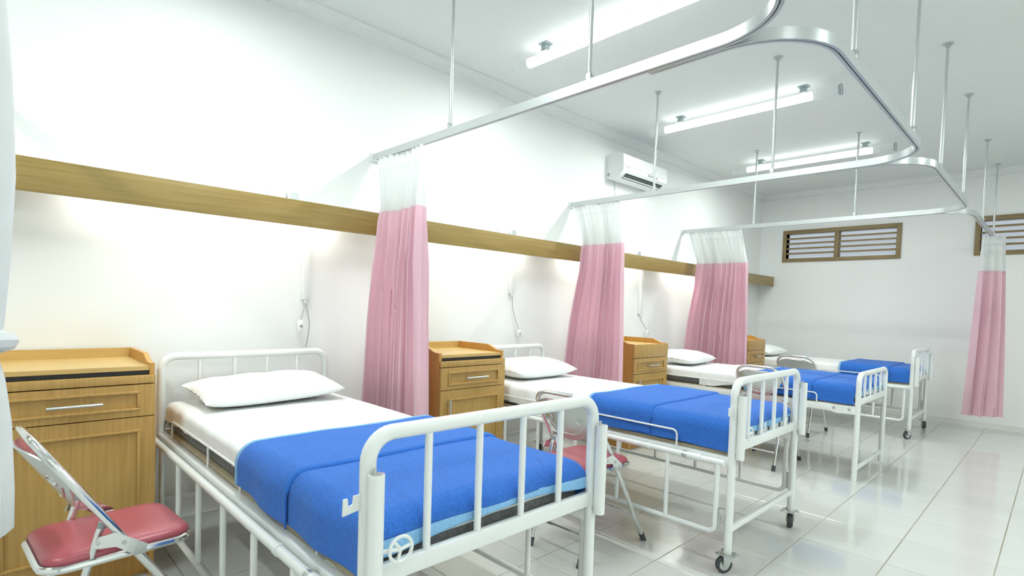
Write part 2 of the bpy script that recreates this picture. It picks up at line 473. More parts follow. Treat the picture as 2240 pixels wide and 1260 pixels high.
# ------------------------------------------------------------------ curtains
def curtain(name, x0, x1, y, spread, hem, nf, seed, label, net_h=0.37, along='x', bulge=0.0):
    """gathered curtain hanging from the track; x0..x1 at the top, wider at the hem"""
    rnd = random.Random(seed)
    top = ZT - 0.022
    root = tag(empty(name, ((x0 + x1) / 2, y, 0)), label, 'curtain', 'bed curtains')
    c = (x0 + x1) / 2; hw = (x1 - x0) / 2
    N = nf * 12
    ph = [rnd.uniform(-0.5, 0.5) for _ in range(nf + 2)]
    am = [rnd.uniform(0.6, 1.25) for _ in range(nf + 2)]
    def pt(s, z):
        t = (top - z) / (top - hem)                   # 0 top .. 1 hem
        k = s * nf; i = int(min(k, nf - 1e-6)); fr = k - i
        a = am[i] * (1 - fr) + am[i + 1] * fr; p = ph[i] * (1 - fr) + ph[i + 1] * fr
        wv = math.sin(2 * PI * k + p * 2 * t)
        amp = 0.012 + 0.030 * min(1, t * 2.5) + 0.012 * t
        wid = hw * (1 + spread * t)
        lo, hi = -wid, wid
        yo = 0.0
        if bulge:
            zz_ = [(ZT, 0.0), (1.76, 1.0), (1.50, 1.0), (1.1, 0.7), (0.3, 0.45)]
            w_ = 0.0
            for (za_, wa_), (zb_, wb_) in zip(zz_[:-1], zz_[1:]):
                if zb_ <= z <= za_: w_ = wb_ + (wa_ - wb_) * (z - zb_) / (za_ - zb_)
            lo = lo + (PX + 0.04 - (c - hw)) * w_
            hi = hi + (0.07 + bulge * 0.45) * min(1.0, t * 4.2)
            yo = -bulge * min(1.0, t * 4.2)
            amp *= 1.0 + 0.35 * w_
        xx = lo + (hi - lo) * s + 0.35 * hw / nf * math.sin(4 * PI * k + p * 3) * t + 0.01 * math.sin(3 * t + p * 5)
        yy = yo + amp * a * wv + 0.012 * math.sin(2 * PI * s * 1.3 + seed + t * 2)
        return (xx, yy, z) if along == 'x' else (yy, xx, z)
    def zone(za, zb, rows): return [[pt(j / N, za + (zb - za) * i / rows) for j in range(N + 1)] for i in range(rows + 1)]
    zn = top - net_h
    MB().grid(zone(top, top - 0.075, 3)).build('heading_tape', 'tape', root, 180)
    MB().grid(zone(top - 0.07, zn, 8)).build('net_panel', 'net', root, 180)
    body = MB().grid(zone(zn + 0.002, hem, 26)).build('cloth', 'pink', root, 180)
    rows = [[(p[0] * 1.001, p[1], p[2]) for p in r] for r in zone(zn + 0.006, zn - 0.006, 1)]
    MB().grid([[(p[0], p[1] + 0.001, p[2]) for p in r] for r in rows]).build('seam', 'pink', body, 180)
    g = MB()
    for i in range(nf):
        s = (i + 0.25) / nf
        p = pt(s, top - 0.03)
        q = (p[0], 0.0) if along == 'x' else (0.0, p[1])
        MB().tube([(p[0], p[1], top - 0.035), (q[0], q[1], top + 0.004), (q[0], q[1], top + 0.012)], 0.0025, 6).build('glider', 'pvc', root)
    return root
curtain('curtain', XW + 0.035, -2.57, YR[1], 0.16, 0.38, 9, 3, 'pink curtain with white net top gathered between the first and second bed', bulge=0.07)
curtain('curtain', XW + 0.035, -2.60, YR[2], 0.20, 0.38, 10, 8, 'pink curtain with white net top gathered between the second and third bed', bulge=0.13)
curtain('curtain', XW + 0.06, -2.44, YR[3], 0.13, 0.38, 11, 15, 'pink curtain with white net top gathered between the third and farthest bed', bulge=0.13)
def end_curtain():
    c = curtain('curtain', -0.10, 0.10, 7.62, 0.75, 0.19, 3, 21, 'lone pink curtain bunched at the end of the track by the right-hand window', along='y')
    c.location = (XF + 0.03, 7.60, 0)
    c.rotation_euler = (0, 0, math.radians(-62))
end_curtain()

def near_curtain():
    root = tag(empty('curtain', (-1.66, -0.10, 0)), 'white curtain knotted in a bundle at the left edge, nearest the viewer', 'curtain', 'bed curtains')
    prof = [(2.09, .10), (1.9, .14), (1.6, .152), (1.45, .152), (1.25, .142), (1.12, .132), (1.05, .122), (1.0, .132), (0.9, .142), (0.75, .147), (0.66, .146), (0.645, .13)]
    rows = []
    for z, r in prof:
        row = []
        for j in range(97):
            a = 2 * PI * j / 96
            rr = r * (0.93 + 0.07 * math.sin(13 * a + 2 * z) + 0.02 * math.sin(29 * a + z * 4))
            row.append((rr * math.cos(a) * 0.8, rr * math.sin(a), z))
        rows.append(row)
    MB().grid(rows).build('cloth', 'tape', root, 180)
    k = []
    for j in range(33):
        a = 2 * PI * j / 32
        k.append((0.112 * math.cos(a) * 0.85, 0.135 * math.sin(a), 1.06 + 0.03 * math.sin(a + 0.6)))
    MB().tube(k[:-1], 0.022, 8, closed=True).build('knot', 'tape', root)
    for j in range(4):
        MB().tube([(0.02 * (j - 1.5), -0.03, 2.08), (0.02 * (j - 1.5), -0.04, ZT - 0.012)], 0.0025, 6).build('glider', 'pvc', root)
near_curtain()

# ------------------------------------------------------------------ ceiling lamps
def ceiling_lamp(x0, x1, y, label):
    c = (x0 + x1) / 2
    root = tag(empty('ceiling_lamp', (c, y, ZC)), label, 'ceiling lamp', 'tube lamps on the ceiling')
    h = (x1 - x0) / 2; z = -0.085
    for a, b in ((-h, -h + 0.145), (h - 0.185, h)):
        MB().tube([(a, 0, z), (b, 0, z)], 0.038, 20, cap=False).build('clear_sleeve', 'acryl', root)
    MB().cyl((-h + 0.15, 0, z), (h - 0.19, 0, z), 0.031, 16).build('lit_tube', 'lamp', root)
    for s in (-1, 1):
        ring = [(s * h, 0.038 * math.cos(2 * PI * k / 20), z + 0.038 * math.sin(2 * PI * k / 20)) for k in range(20)]
        e = MB().tube(ring, 0.003, 6, closed=True).cyl((s * (h - 0.012), 0, z), (s * (h - 0.009), 0, z), 0.036, 18).build('end_cap', 'bracket' if s > 0 else 'acryl', root)
        bx = s * 0.495 + 0.02
        MB().box((bx - 0.035, -0.03, -0.008), (bx + 0.035, 0.03, 0.0), 0.002).box((bx - 0.02, -0.02, -0.05), (bx + 0.02, 0.02, -0.006), 0.002).build('mounting_bracket', 'bracket', root)
    ld = bpy.data.lights.new('tube_light', 'AREA'); ld.shape = 'RECTANGLE'
    ld.size = 2 * h - 0.36; ld.size_y = 0.05; ld.energy = CEILING_POWER; ld.color = (0.93, 1.0, 0.97)
    lo = bpy.data.objects.new('tube_light', ld); COL.objects.link(lo); lo.parent = root; lo.location = (-0.02, 0, z - 0.033)
    return root
LN = {2.6: 'lit ceiling tube lamp nearest the viewer, cut off by the top edge', 4.36: 'lit ceiling tube lamp, the middle one of three in view', 6.14: 'lit ceiling tube lamp farthest from the viewer'}
for y in (2.6, 4.36, 6.14): ceiling_lamp(-2.72, -1.19, y, LN[y])
ceiling_lamp(-2.72, -1.19, 0.82, 'added unseen ceiling tube lamp over the first bed, beyond the top edge')  # unseen lamp added to light the first bay
ceiling_lamp(-2.72, -1.19, -0.95, 'added unseen ceiling tube lamp behind the viewer by the bed wall')  # another added lamp, out of view, for general room light
for y, t in ((-0.95, 'behind the viewer on the right side'), (0.82, 'right of the viewer, the nearest one outside the frame'), (2.6, 'right of the second bed, outside the frame'), (4.36, 'right of the third bed, outside the frame'), (6.14, 'beyond the right edge near the end wall')):
    ceiling_lamp(0.75, 2.28, y, 'added unseen ceiling tube lamp ' + t)  # unseen right-hand row, added to brighten the ward

# ------------------------------------------------------------------ air conditioner
def air_con():
    y0, y1, zb = 4.27, 5.05, 2.44
    root = tag(empty('air_conditioner', (XW, y0, zb)), 'white split air conditioner mounted high on the wall', 'air conditioner')
    W = y1 - y0
    prof = [(0.0, 0.012), (0.0, 0.225), (0.04, 0.235), (0.16, 0.232), (0.185, 0.222), (0.19, 0.21), (0.198, 0.12), (0.196, 0.075), (0.18, 0.05), (0.125, 0.008), (0.11, 0.0), (0.03, 0.0)]
    MB().prism([(p, q) for p, q in prof], 'y', 0, W).build('body', 'pvc', root, 30)
    MB().prism([(0.192, 0.118), (0.199, 0.118), (0.193, 0.213), (0.186, 0.213)], 'y', 0.02, W - 0.02).build('front_panel', 'pvc', root, None)
    MB().prism([(0.195, 0.113), (0.2025, 0.113), (0.2025, 0.121), (0.195, 0.121)], 'y', 0.005, W - 0.005).build('panel_ridge', 'pvc', root, None)
    def on_slope(t, out):   # point on the sloped outlet face, t 0 bottom .. 1 top
        a = (0.125, 0.008); b = (0.18, 0.05)
        n = (0.042 / 0.0692, -0.055 / 0.0692)
        return (a[0] + (b[0] - a[0]) * t + n[0] * out, a[1] + (b[1] - a[1]) * t + n[1] * out)
    def strip(name, mat, t0, t1, o0, o1, ya, yb, par):
        return MB().prism([on_slope(t0, o0), on_slope(t0, o1), on_slope(t1, o1), on_slope(t1, o0)], 'y', ya, yb).build(name, mat, par, None)
    v = strip('outlet', 'grille', 0.08, 0.98, -0.006, 0.0012, 0.07, W - 0.05, root)
    for k in range(2): strip('louvre', 'pvc', 0.22 + 0.0 * k, 0.38, 0.001, 0.006, 0.075 + k * (W - 0.125) / 2, 0.07 + (k + 1) * (W - 0.125) / 2, v)
    for k in range(2): strip('inner_louvre', 'groove', 0.62, 0.70, 0.0012, 0.003, 0.075 + k * (W - 0.125) / 2, 0.07 + (k + 1) * (W - 0.125) / 2, v)
    MB().box((0.196, 0.42, 0.082), (0.1995, 0.60, 0.10), 0.001).build('display', 'ac_grey', root)
    MB().box((0.2, 0.44, 0.115), (0.2035, 0.50, 0.119)).build('badge', 'ac_grey', root, None)
    MB().box((0.195, 0.05, 0.098), (0.1995, 0.10, 0.103)).build('badge', 'ac_grey', root, None)
    MB().box((0.018, -0.0015, 0.03), (0.04, 0.0, 0.06), 0.0005).build('side_vent', 'ac_grey', root)
    return root
air_con()
pc = tag(MB().tube([(XW + 0.012, 4.42, 2.45), (XW + 0.012, 4.42, 2.2), (XW + 0.012, 4.425, 1.745)], 0.007, 8).build('power_cord', 'pvc'), 'thin white cord running down the wall below the air conditioner', 'cord')

# ------------------------------------------------------------------ wall sockets on the pelmet, cable ducts, call cords
ORD = ['first', 'second', 'third']
for i, y in enumerate((1.22, 2.97, 4.78)):
    s = tag(empty('wall_socket', (XW, y, 1.74)), 'white round wall socket above the pelmet over the %s bed' % ORD[i], 'socket', 'wall sockets above the pelmet')
    MB().box((0.0, -0.09, 0.0), (0.045, 0.0, 0.075), 0.008).build('back_box', 'pvc', s)
    rg = MB().cyl((0.0, 0.045, 0.04), (0.05, 0.045, 0.04), 0.042, 20).build('socket_body', 'pvc', s)
    MB().cyl((0.0502, 0.045, 0.04), (0.0515, 0.045, 0.04), 0.026, 18).build('socket_face', 'plate', rg)
for i, (y, zb) in enumerate(((1.35, 1.2), (3.04, 1.30), (4.94, 1.16))):
    s = tag(empty('cable_duct', (XW, y, zb)), 'white vertical cable duct hanging below the pelmet over the %s bed' % ORD[i], 'cable duct', 'cable ducts on the wall')
    MB().box((0.001, -0.022, 0.0), (0.03, 0.022, 1.6 - zb + 0.02), 0.003).build('duct', 'pvc', s)
    MB().cyl((0.015, 0, 0.0), (0.015, 0, -0.02), 0.010, 10).build('cable_gland', 'pvc', s)
    c = tag(empty('call_cord', (XW + 0.015, y, zb - 0.02)), 'thin cord with white call switch below the duct over the %s bed' % ORD[i], 'call switch', 'nurse call cords')
    if i == 0:
        pts = [(0.01, 0, 0), (0.012, 0.012, -0.05), (0.014, 0.022, -0.12), (0.016, 0.012, -0.2), (0.018, 0.0, -0.26)]
        MB().tube(pts, 0.0028, 6).build('cord', 'stamp', c)
        MB().tube([(0.01, 0, 0), (0.016, -0.02, -0.06), (0.02, -0.032, -0.10)], 0.0026, 6).build('cord', 'stamp', c)
        b = MB().box((0.012, -0.052, -0.17), (0.032, -0.018, -0.10), 0.008).build('switch', 'pvc', c)
        MB().cyl((0.031, -0.035, -0.135), (0.034, -0.035, -0.135), 0.009, 14).build('button', 'stamp', b)
    else:
        pts = [(0.01, 0, 0), (0.012, 0.008, -0.10), (0.016, 0.035, -0.18), (0.022, 0.075, -0.27)]
        if i == 2: pts = [(0.01, 0, 0), (0.012, 0.01, -0.05), (0.018, 0.06, -0.10), (0.022, 0.11, -0.15)]
        e = pts[-1]
        MB().tube(pts, 0.0028, 6).build('cord', 'stamp', c)
        b = MB().box((e[0] - 0.01, e[1] - 0.012, e[2] - 0.06), (e[0] + 0.01, e[1] + 0.024, e[2]), 0.008).build('switch', 'pvc', c)
        MB().cyl((e[0] + 0.009, e[1] + 0.006, e[2] - 0.03), (e[0] + 0.0125, e[1] + 0.006, e[2] - 0.03), 0.008, 12).build('button', 'stamp', b)

# ------------------------------------------------------------------ bedside cabinets
def cabinet(xf, y0, W, label, slot=True, hinge_handle=True, xb=None):
    D = 0.47; top = 0.90
    root = tag(empty('bedside_cabinet', (xf - D, y0, 0)), label, 'cabinet', 'bedside cabinets')
    t = 0.018; fo = D - 0.02
    # side panels with the scooped top edge
    prof = [(0, 0), (fo, 0), (fo, top + 0.012)]
    for k in range(9):
        u = k / 8; prof.append((fo - 0.03 - 0.12 * u, top + 0.012 + 0.032 * (0.5 - 0.5 * math.cos(PI * u))))
    prof.append((0, top + 0.044))
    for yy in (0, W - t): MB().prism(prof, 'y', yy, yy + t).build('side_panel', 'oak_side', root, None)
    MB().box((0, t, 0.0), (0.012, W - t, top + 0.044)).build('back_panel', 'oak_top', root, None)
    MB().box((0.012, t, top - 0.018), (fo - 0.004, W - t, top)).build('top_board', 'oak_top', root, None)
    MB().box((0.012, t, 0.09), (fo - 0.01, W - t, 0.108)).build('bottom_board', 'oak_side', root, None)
    MB().box((fo - 0.06, t, 0.0), (fo - 0.045, W - t, 0.09)).build('plinth', 'oak_side', root, None)
    z = top - 0.018
    if slot:
        MB().box((fo - 0.03, t, z - 0.018), (fo - 0.012, W - t, z)).build('tray_slot_shade', 'dark', root, None)  # dark strip painting in the shade of the open tray slot
        z -= 0.018
    zs = 0.828 if slot else 0.79
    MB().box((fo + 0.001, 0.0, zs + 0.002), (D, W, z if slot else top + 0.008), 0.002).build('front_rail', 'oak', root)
    zd = zs - 0.135
    def panel_front(name, za, zb, mould):
        o = MB()
        a0, a1 = 0.065, W - 0.065; b0, b1 = za + mould, zb - mould
        # face with a sunken field
        o.box((fo + 0.001, 0, za), (D - 0.006, W, zb))
        for q in (((0, za), (W, b0)), ((0, b1), (W, zb)), ((0, b0), (a0, b1)), ((a1, b0), (W, b1))):
            o.box((D - 0.006, q[0][0], q[0][1]), (D, q[1][0], q[1][1]))
        d = o.build(name, 'oak', root, None)
        w = 0.011
        for q in (((a0 - w, b0 - w), (a1 + w, b0)), ((a0 - w, b1), (a1 + w, b1 + w)), ((a0 - w, b0), (a0, b1)), ((a1, b0), (a1 + w, b1))):
            MB().box((D - 0.002, q[0][0], q[0][1]), (D + 0.006, q[1][0], q[1][1]), 0.003).build('moulding', 'oak', d)
        return d
    dr = panel_front('drawer', zd + 0.002, zs - 0.002, 0.036)
    zc = (zd + zs) / 2
    h = MB().cyl((D + 0.032, W / 2 - 0.085, zc), (D + 0.032, W / 2 + 0.085, zc), 0.006, 10)
    for s in (-0.055, 0.055): h.cyl((D - 0.005, W / 2 + s, zc), (D + 0.032, W / 2 + s, zc), 0.0045, 8)
    h.build('handle', 'steel', dr)
    do = panel_front('door', 0.11, zd - 0.002, 0.062)
    yh = 0.052
    h = MB().cyl((D + 0.032, yh, zd - 0.05), (D + 0.032, yh, zd - 0.22), 0.006, 10)
    for s in (-0.08, -0.19): h.cyl((D - 0.005, yh, zd + s), (D + 0.032, yh, zd + s), 0.0045, 8)
    h.build('handle', 'steel', do)
    return root
cabinet(-2.66, -0.02, 0.535, 'light oak bedside cabinet at the left edge, behind the nearest folding chair')
cabinet(-2.51, 1.893, 0.512, 'light oak bedside cabinet beside the second bed, just right of the nearest pink curtain')
cabinet(-2.51, 3.91, 0.545, 'brown oak bedside cabinet beside the third bed', slot=False)
cabinet(-2.42, 6.03, 0.48, 'small looking oak bedside cabinet beside the farthest bed', slot=False)

# ------------------------------------------------------------------ beds
BW = 0.82
def drape(x0, x1, y0, y1, top, r, dn, df, de, dh, nx=70, ny=50, off=0.0, hem=None, wob=None):
    """cloth laid over a block: flat on top, rounded over the edges and hanging down"""
    x0 -= off; x1 += off; y0 -= off; y1 += off; top += off; r += off
    arc = PI * r / 2
    def path(s, a, b):
        F = b - a - 2 * r
        if s < 0:
            t = -s
            if t < arc: g = t / r; return a + r - r * math.sin(g), r * (1 - math.cos(g))
            return a, r + t - arc
        if s > F:
            t = s - F
            if t < arc: g = t / r; return b - r + r * math.sin(g), r * (1 - math.cos(g))
            return b, r + t - arc
        return a + r + s, 0.0
    Fx = x1 - x0 - 2 * r; Fy = y1 - y0 - 2 * r
    def span(lo, hi, F, n):
        ks = [lo + (-lo) * (1 - math.cos(PI * i / 20)) / 2 for i in range(20)] if lo < 0 else []
        mid = [F * i / n for i in range(n + 1)]
        hk = [F + (hi - F) * i / 20 for i in range(1, 21)] if hi > F else []
        return ks + mid + hk
    ux = span(-(arc + dh) if dh > 0 else 0, Fx + arc + de if de > 0 else Fx, Fx, nx)
    if dh <= 0: ux = [-r + (0 + r) * i / 4 for i in range(4)] + ux      # open head edge: stays flat
    uy = span(-(arc + dn), Fy + arc + df, Fy, ny)
    rows = []
    for u in ux:
        if dh <= 0 and u < 0: X, dx = x0 + r + u, 0.0
        else: X, dx = path(u, x0, x1)
        row = []
        for v in uy:
            Y, dy = path(v, y0, y1)
            sc_ = 1.0
            if hem: sc_ = hem(X, Y, dx, dy)
            ddx, ddy = dx * (sc_ if dx > r else 1), dy * (sc_ if dy > r else 1)
            d = (ddx ** 4 + ddy ** 4) ** 0.25
            z = max(top - d, 0.004)
            if wob:
                a, b_, c = wob(X, Y, dx, dy); row.append((X + a, Y + b_, z + c))
            else: row.append((X, Y, z))
        rows.append(row)
    return rows, ux, uy

def guard_frame(root, L, side):
    """lowered side guard hanging outside the bed"""
    s = -1 if side == 0 else 1
    y = -0.034 if side == 0 else BW + 0.034
    xe = L - 0.05
    g = MB().cyl((0.03, y, 0.512), (L - 0.02, y, 0.512), 0.0145, 12)
    go = g.build('side_guard', 'paint', root)
    MB().cyl((L - 0.20, y, 0.512), (L - 0.13, y, 0.512), 0.0175, 14).cyl((L - 0.42, y, 0.512), (L - 0.40, y, 0.512), 0.017, 14).build('collar', 'paint', go)
    MB().cyl((L - 0.225, y, 0.512), (L - 0.20, y, 0.512), 0.0158, 14).build('collar', 'steel', go)
    MB().tube(rounded([(0.06, y, 0.51), (0.06, y, 0.182), (xe, y, 0.182), (xe, y, 0.51)], 0.035, 5), 0.0125, 10).build('guard_tube', 'paint', go)
    x = xe - 0.255; k = 0
    while x > 0.15:
        MB().cyl((x, y, 0.505), (x, y, 0.185), 0.0105, 10).build('guard_bar', 'paint', go)
        x -= 0.292
    MB().box((xe + 0.012, y - 0.004, 0.20), (xe + 0.022, y + 0.004, 0.30), 0.002).tube([(xe + 0.017, y, 0.29), (xe + 0.03, y + 0.01, 0.26), (xe + 0.017, y, 0.23)], 0.0035, 6).build('latch', 'steel', go)

def caster(root, x, y, ang):
    c = MB().box((x - 0.042, y - 0.036, 0.083), (x + 0.042, y + 0.036, 0.089), 0.002).build('caster', 'steel', root)
    ca, sa = math.cos(ang), math.sin(ang)
    wx, wy = x + 0.016 * ca, y + 0.016 * sa
    for s in (-1, 1):
        ox, oy = -sa * 0.019 * s, ca * 0.019 * s
        MB().prism([(-0.022, 0.083), (0.03, 0.083), (0.026, 0.040), (0.008, 0.034), (-0.004, 0.045)], 'y', -0.0015, 0.0015).build('fork', 'steel', c, None)
        f = c.children[-1]; f.location = (x + ox, y + oy, 0); f.rotation_euler = (0, 0, ang)
    for k in range(4):
        a = x + 0.03 * (1 if k & 1 else -1); b = y + 0.025 * (1 if k & 2 else -1)
        MB().cyl((a, b, 0.088), (a, b, 0.096), 0.005, 6).build('bolt', 'steel', c)
    prof = [(-0.013, 0.026), (-0.014, 0.034), (-0.009, 0.038), (0.009, 0.038), (0.014, 0.034), (0.013, 0.026)]
    w = MB(); rows = []
    for k in range(25):
        t = 2 * PI * k / 24
        rows.append([(p[1] * math.cos(t), p[0], p[1] * math.sin(t)) for p in prof])
    wo = w.grid(rows).build('wheel', 'rubber', c, 50, loc=(wx, wy, 0.039)); wo.rotation_euler = (0, 0, ang)
    h = MB().cyl((0, -0.011, 0), (0, 0.011, 0), 0.027, 20).cyl((0, -0.022, 0), (0, 0.022, 0), 0.008, 10)
    ho = h.build('hub', 'steel', c, 50, loc=(wx, wy, 0.039)); ho.rotation_euler = (0, 0, ang)

def end_board(root, x, top, zb, name, bars=4, low=0.2, xdir=1):
    R = 0.0185
    f = MB().tube(rounded([(x, 0, zb), (x, 0, top - R), (x, BW, top - R), (x, BW, zb)], 0.062, 8), R, 14)
    fo = f.build(name, 'paint', root)
    MB().box((x - 0.011, 0.005, 0.556), (x + 0.011, BW - 0.005, 0.600), 0.003).build('cross_bar', 'paint', fo)
    for k in range(bars):
        y = BW * (k + 1) / (bars + 1)
        MB().cyl((x, y, 0.59), (x, y, top - R), 0.0098, 12).build('spindle', 'paint', fo)
    MB().box((x - 0.010, 0.01, low - 0.014), (x + 0.010, BW - 0.01, low + 0.014), 0.003).build('lower_bar', 'paint', fo)
    return fo

def bed(xh, xf, y0, rz, label, casters=True, top=0.895, rod_y=-0.016):
    L = xf - xh
    # root at the foot end so that the foot stays put when turned
    root = tag(empty('hospital_bed', (xf, y0 + BW / 2, 0), rz), label, 'bed', 'hospital beds')
    class Off: pass
    sub = []
    before = set(bpy.data.objects)
    zb = 0.089 if casters else 0.0
    end_board(root, 0, top, zb, 'headboard')
    end_board(root, L, top, zb, 'footboard', low=0.20 if casters else 0.085)
    for y in (0.0, BW):
        s = -1 if y == 0 else 1
        if casters:
            MB().box((0.01, y - 0.014, 0.50), (L - 0.01, y + 0.014, 0.536), 0.002).build('side_rail', 'paint', root)
        else:
            MB().box((0.01, y - 0.016, 0.495), (L - 0.01, y + 0.016, 0.545), 0.003).build('side_rail', 'paint', root)
            br = MB().prism([(L - 0.19, 0.50), (L - 0.16, 0.545), (L - 0.01, 0.55), (L - 0.005, 0.49), (L - 0.13, 0.485)], 'y', y + s * 0.016, y + s * 0.022).build('hook_plate', 'paint', root, None)
            for bx in (L - 0.15, L - 0.05): MB().cyl((bx, y + s * 0.02, 0.522), (bx, y + s * 0.028, 0.522), 0.008, 8).build('bolt', 'steel', br)
    MB().box((0.02, 0.016, 0.536), (L - 0.03, BW - 0.016, 0.553), 0.002).build('platform', 'ply', root)
    for k in range(4):
        xx = L * (k + 0.5) / 4
        MB().box((xx - 0.015, 0.012, 0.505), (xx + 0.015, BW - 0.012, 0.535)).build('cross_member', 'paint', root, None)
    for y in (rod_y, BW - rod_y):
        ro = MB().tube(rounded([(0.16, y, 0.535), (0.16, y, 0.617), (L - 0.27, y, 0.617), (L - 0.27, y, 0.535)], 0.025, 5), 0.0048, 8).build('retaining_rod', 'paint', root)
        for xx in (0.72, 1.09): MB().cyl((xx, y, 0.535), (xx, y, 0.615), 0.0048, 8).build('rod_stub', 'paint', ro)
    if casters:
        for k, (x, y) in enumerate(((0, 0), (0, BW), (L, 0), (L, BW))): caster(root, x, y, (0.5, 2.0, -2.2, -1.2)[k])
        guard_frame(root, L, 0); guard_frame(root, L, 1)
        for y in (0.0, BW):
            p = MB().cyl((L + 0.037, y, 0.535), (L + 0.037, y, 0.825), 0.0185, 16).build('pole_socket', 'paint', root)
            MB().cyl((L + 0.037, y, 0.815), (L + 0.037, y, 0.8258), 0.0145, 14).build('socket_mouth', 'steel', p)
            MB().cyl((L + 0.03, y, 0.825), (L + 0.03, y, 0.837), 0.004, 8).build('pin', 'steel', p)
            for z in (0.57, 0.78): MB().box((L + 0.012, y - 0.006, z - 0.012), (L + 0.026, y + 0.006, z + 0.012)).build('weld_tab', 'paint', p, None)
        # crank hand wheel
        cy_, cz_ = 0.055, 0.65; cxw = L + 0.055
        ring = [(cxw, cy_ + 0.029 * math.cos(2 * PI * k / 24), cz_ + 0.029 * math.sin(2 * PI * k / 24)) for k in range(24)]
        w = MB().tube(ring, 0.0042, 8, closed=True).build('hand_wheel', 'paint', root)
        for k in range(3):
            a = 2 * PI * k / 3 + 0.2
            MB().cyl((cxw, cy_, cz_), (cxw, cy_ + 0.028 * math.cos(a), cz_ + 0.028 * math.sin(a)), 0.0038, 8).build('spoke', 'paint', w)
        MB().cyl((cxw, cy_, cz_), (L + 0.04, 0.012, cz_), 0.005, 8).build('screw', 'paint', w)
        # hook on the outer side of the near post
        MB().prism([(-0.016, 0.775), (-0.034, 0.775), (-0.036, 0.757), (-0.046, 0.753), (-0.048, 0.772), (-0.058, 0.772), (-0.059, 0.735), (-0.016, 0.742)], 'x', L - 0.002, L + 0.002).build('hook', 'paint', root, None)
    # children were built with the head at local 0 and the near side at local 0: shift to the root
    sh = Vector((-L, -BW / 2, 0))
    for o in root.children: o.location = Vector(o.location) + sh
    return root, L

def bedding(xh, xf, y0, rz, words, blanket_u, crease_u, sheet_drop, seed, casters=True):
    """mattress, pillow and blanket as things of their own, in the bed's own frame"""
    L = xf - xh; c = (xf, y0 + BW / 2, 0.553); sh = (-L, -BW / 2, 0)
    top = 0.682 - 0.553; a0, a1 = 0.03, L - 0.035; n0, n1 = 0.022, BW - 0.022
    mt = tag(empty('mattress', c, rz), words['mattress'], 'mattress', 'mattresses on the beds')
    MB().box((a0, n0, 0.001), (a1, n1, top), 0.022).build('mattress_core', 'core', mt, 40, sh)
    def hem(X, Y, dx, dy): return 1.0 + 0.10 * math.sin(X * 5.1 + seed) + 0.05 * math.sin(X * 13 + seed * 2) + 0.06 * math.sin(Y * 6 + seed)
    def wob(X, Y, dx, dy):
        d = max(dx, dy); k = min(1, d / 0.06) * (2.2 if sheet_drop > 0.08 else 1.0)
        return (0.0025 * k * math.sin(Y * 40 + seed), (-1 if Y < BW / 2 else 1) * k * (0.0022 * (1 + math.sin(X * 37 + seed)) + 0.0014 * (1 + math.sin(X * 71))), 0.0012 * fbm(X * 6, Y * 8, seed))
    rows, _, _ = drape(a0 - 0.002, a1 + 0.002, n0 - 0.002, n1 + 0.002, top + 0.003, 0.028, sheet_drop, sheet_drop * 0.8, sheet_drop, 0.05, hem=hem, wob=wob)
    solidify(MB().grid(rows).build('fitted_sheet', 'sheet', mt, 180, sh), 0.0025, 1)
    if words.get('loose'):
        ra, _, _ = drape(0.66, 1.2, n0 - 0.006, n1 + 0.006, top + 0.008, 0.034, 0.085, 0.06, 0, 0, nx=40, ny=40, hem=lambda X, Y, dx, dy: 1.0 + 0.16 * math.sin(X * 11), wob=wob)
        solidify(MB().grid(ra).build('draw_sheet', 'sheet', mt, 180, sh), 0.0025, 1)
    # blanket
    bk = tag(empty('blanket', c, rz), words['blanket'], 'blanket', 'blue blankets on the beds')
    b0 = blanket_u; de = 0.022
    dside = 0.088 if not words.get('short') else 0.085
    def hem2(X, Y, dx, dy):
        if dx > dy: return 1.0 + 0.28 * math.sin(Y * 7.5 + seed * 1.7) * 0.6
        return 1.0 + 0.05 * math.sin(X * 9 + seed)
    def wob2(X, Y, dx, dy):
        d = max(dx, dy); k = min(1, d / 0.05)
        return (0.006 * k * math.sin(Y * 17 + seed), -0.005 * k * math.sin(X * 19 + seed), 0.003 * fbm(X * 5, Y * 6, seed) * (1 - k))
    def layer(xa, off, dn, df, de_):
        return drape(xa, a1 + 0.014, n0 - 0.014, n1 + 0.014, top + 0.016, 0.055, dn, df, de_, 0, nx=60, ny=46, off=off, hem=hem2, wob=wob2)
    rows, ux, uy = layer(b0, 0.0, dside, dside, de)
    nt_ = 3
    body = solidify(MB().grid(rows[:-5]).build('fleece', 'blue', bk, 180, sh), 0.006, 1)
    solidify(MB().grid(rows[-6:]).build('hem_binding', 'trim', body, 180), 0.007, 1)
    # folded-back upper layer from the head edge to the crease
    r2, ux2, uy2 = layer(b0 - 0.02, 0.010, dside - 0.012, dside - 0.012, 0.0)
    xc = crease_u
    keep = [r for r in r2 if r[len(r) // 2][0] <= xc]
    # the last rows of the flap roll down into the layer below
    last = keep[-1]
    keep.append([(p[0] + 0.006, p[1], p[2] - 0.003) for p in last])
    keep.append([(p[0] + 0.007, p[1] * 1.0, p[2] - 0.012) for p in last])
    ke = 2
    fl = solidify(MB().grid(keep[ke - 1:]).build('folded_flap', 'blue', bk, 180, sh), 0.006, 1)
    solidify(MB().grid(keep[:ke]).build('edge_binding', 'trim', fl, 180), 0.007, 1)
    return mt, bk

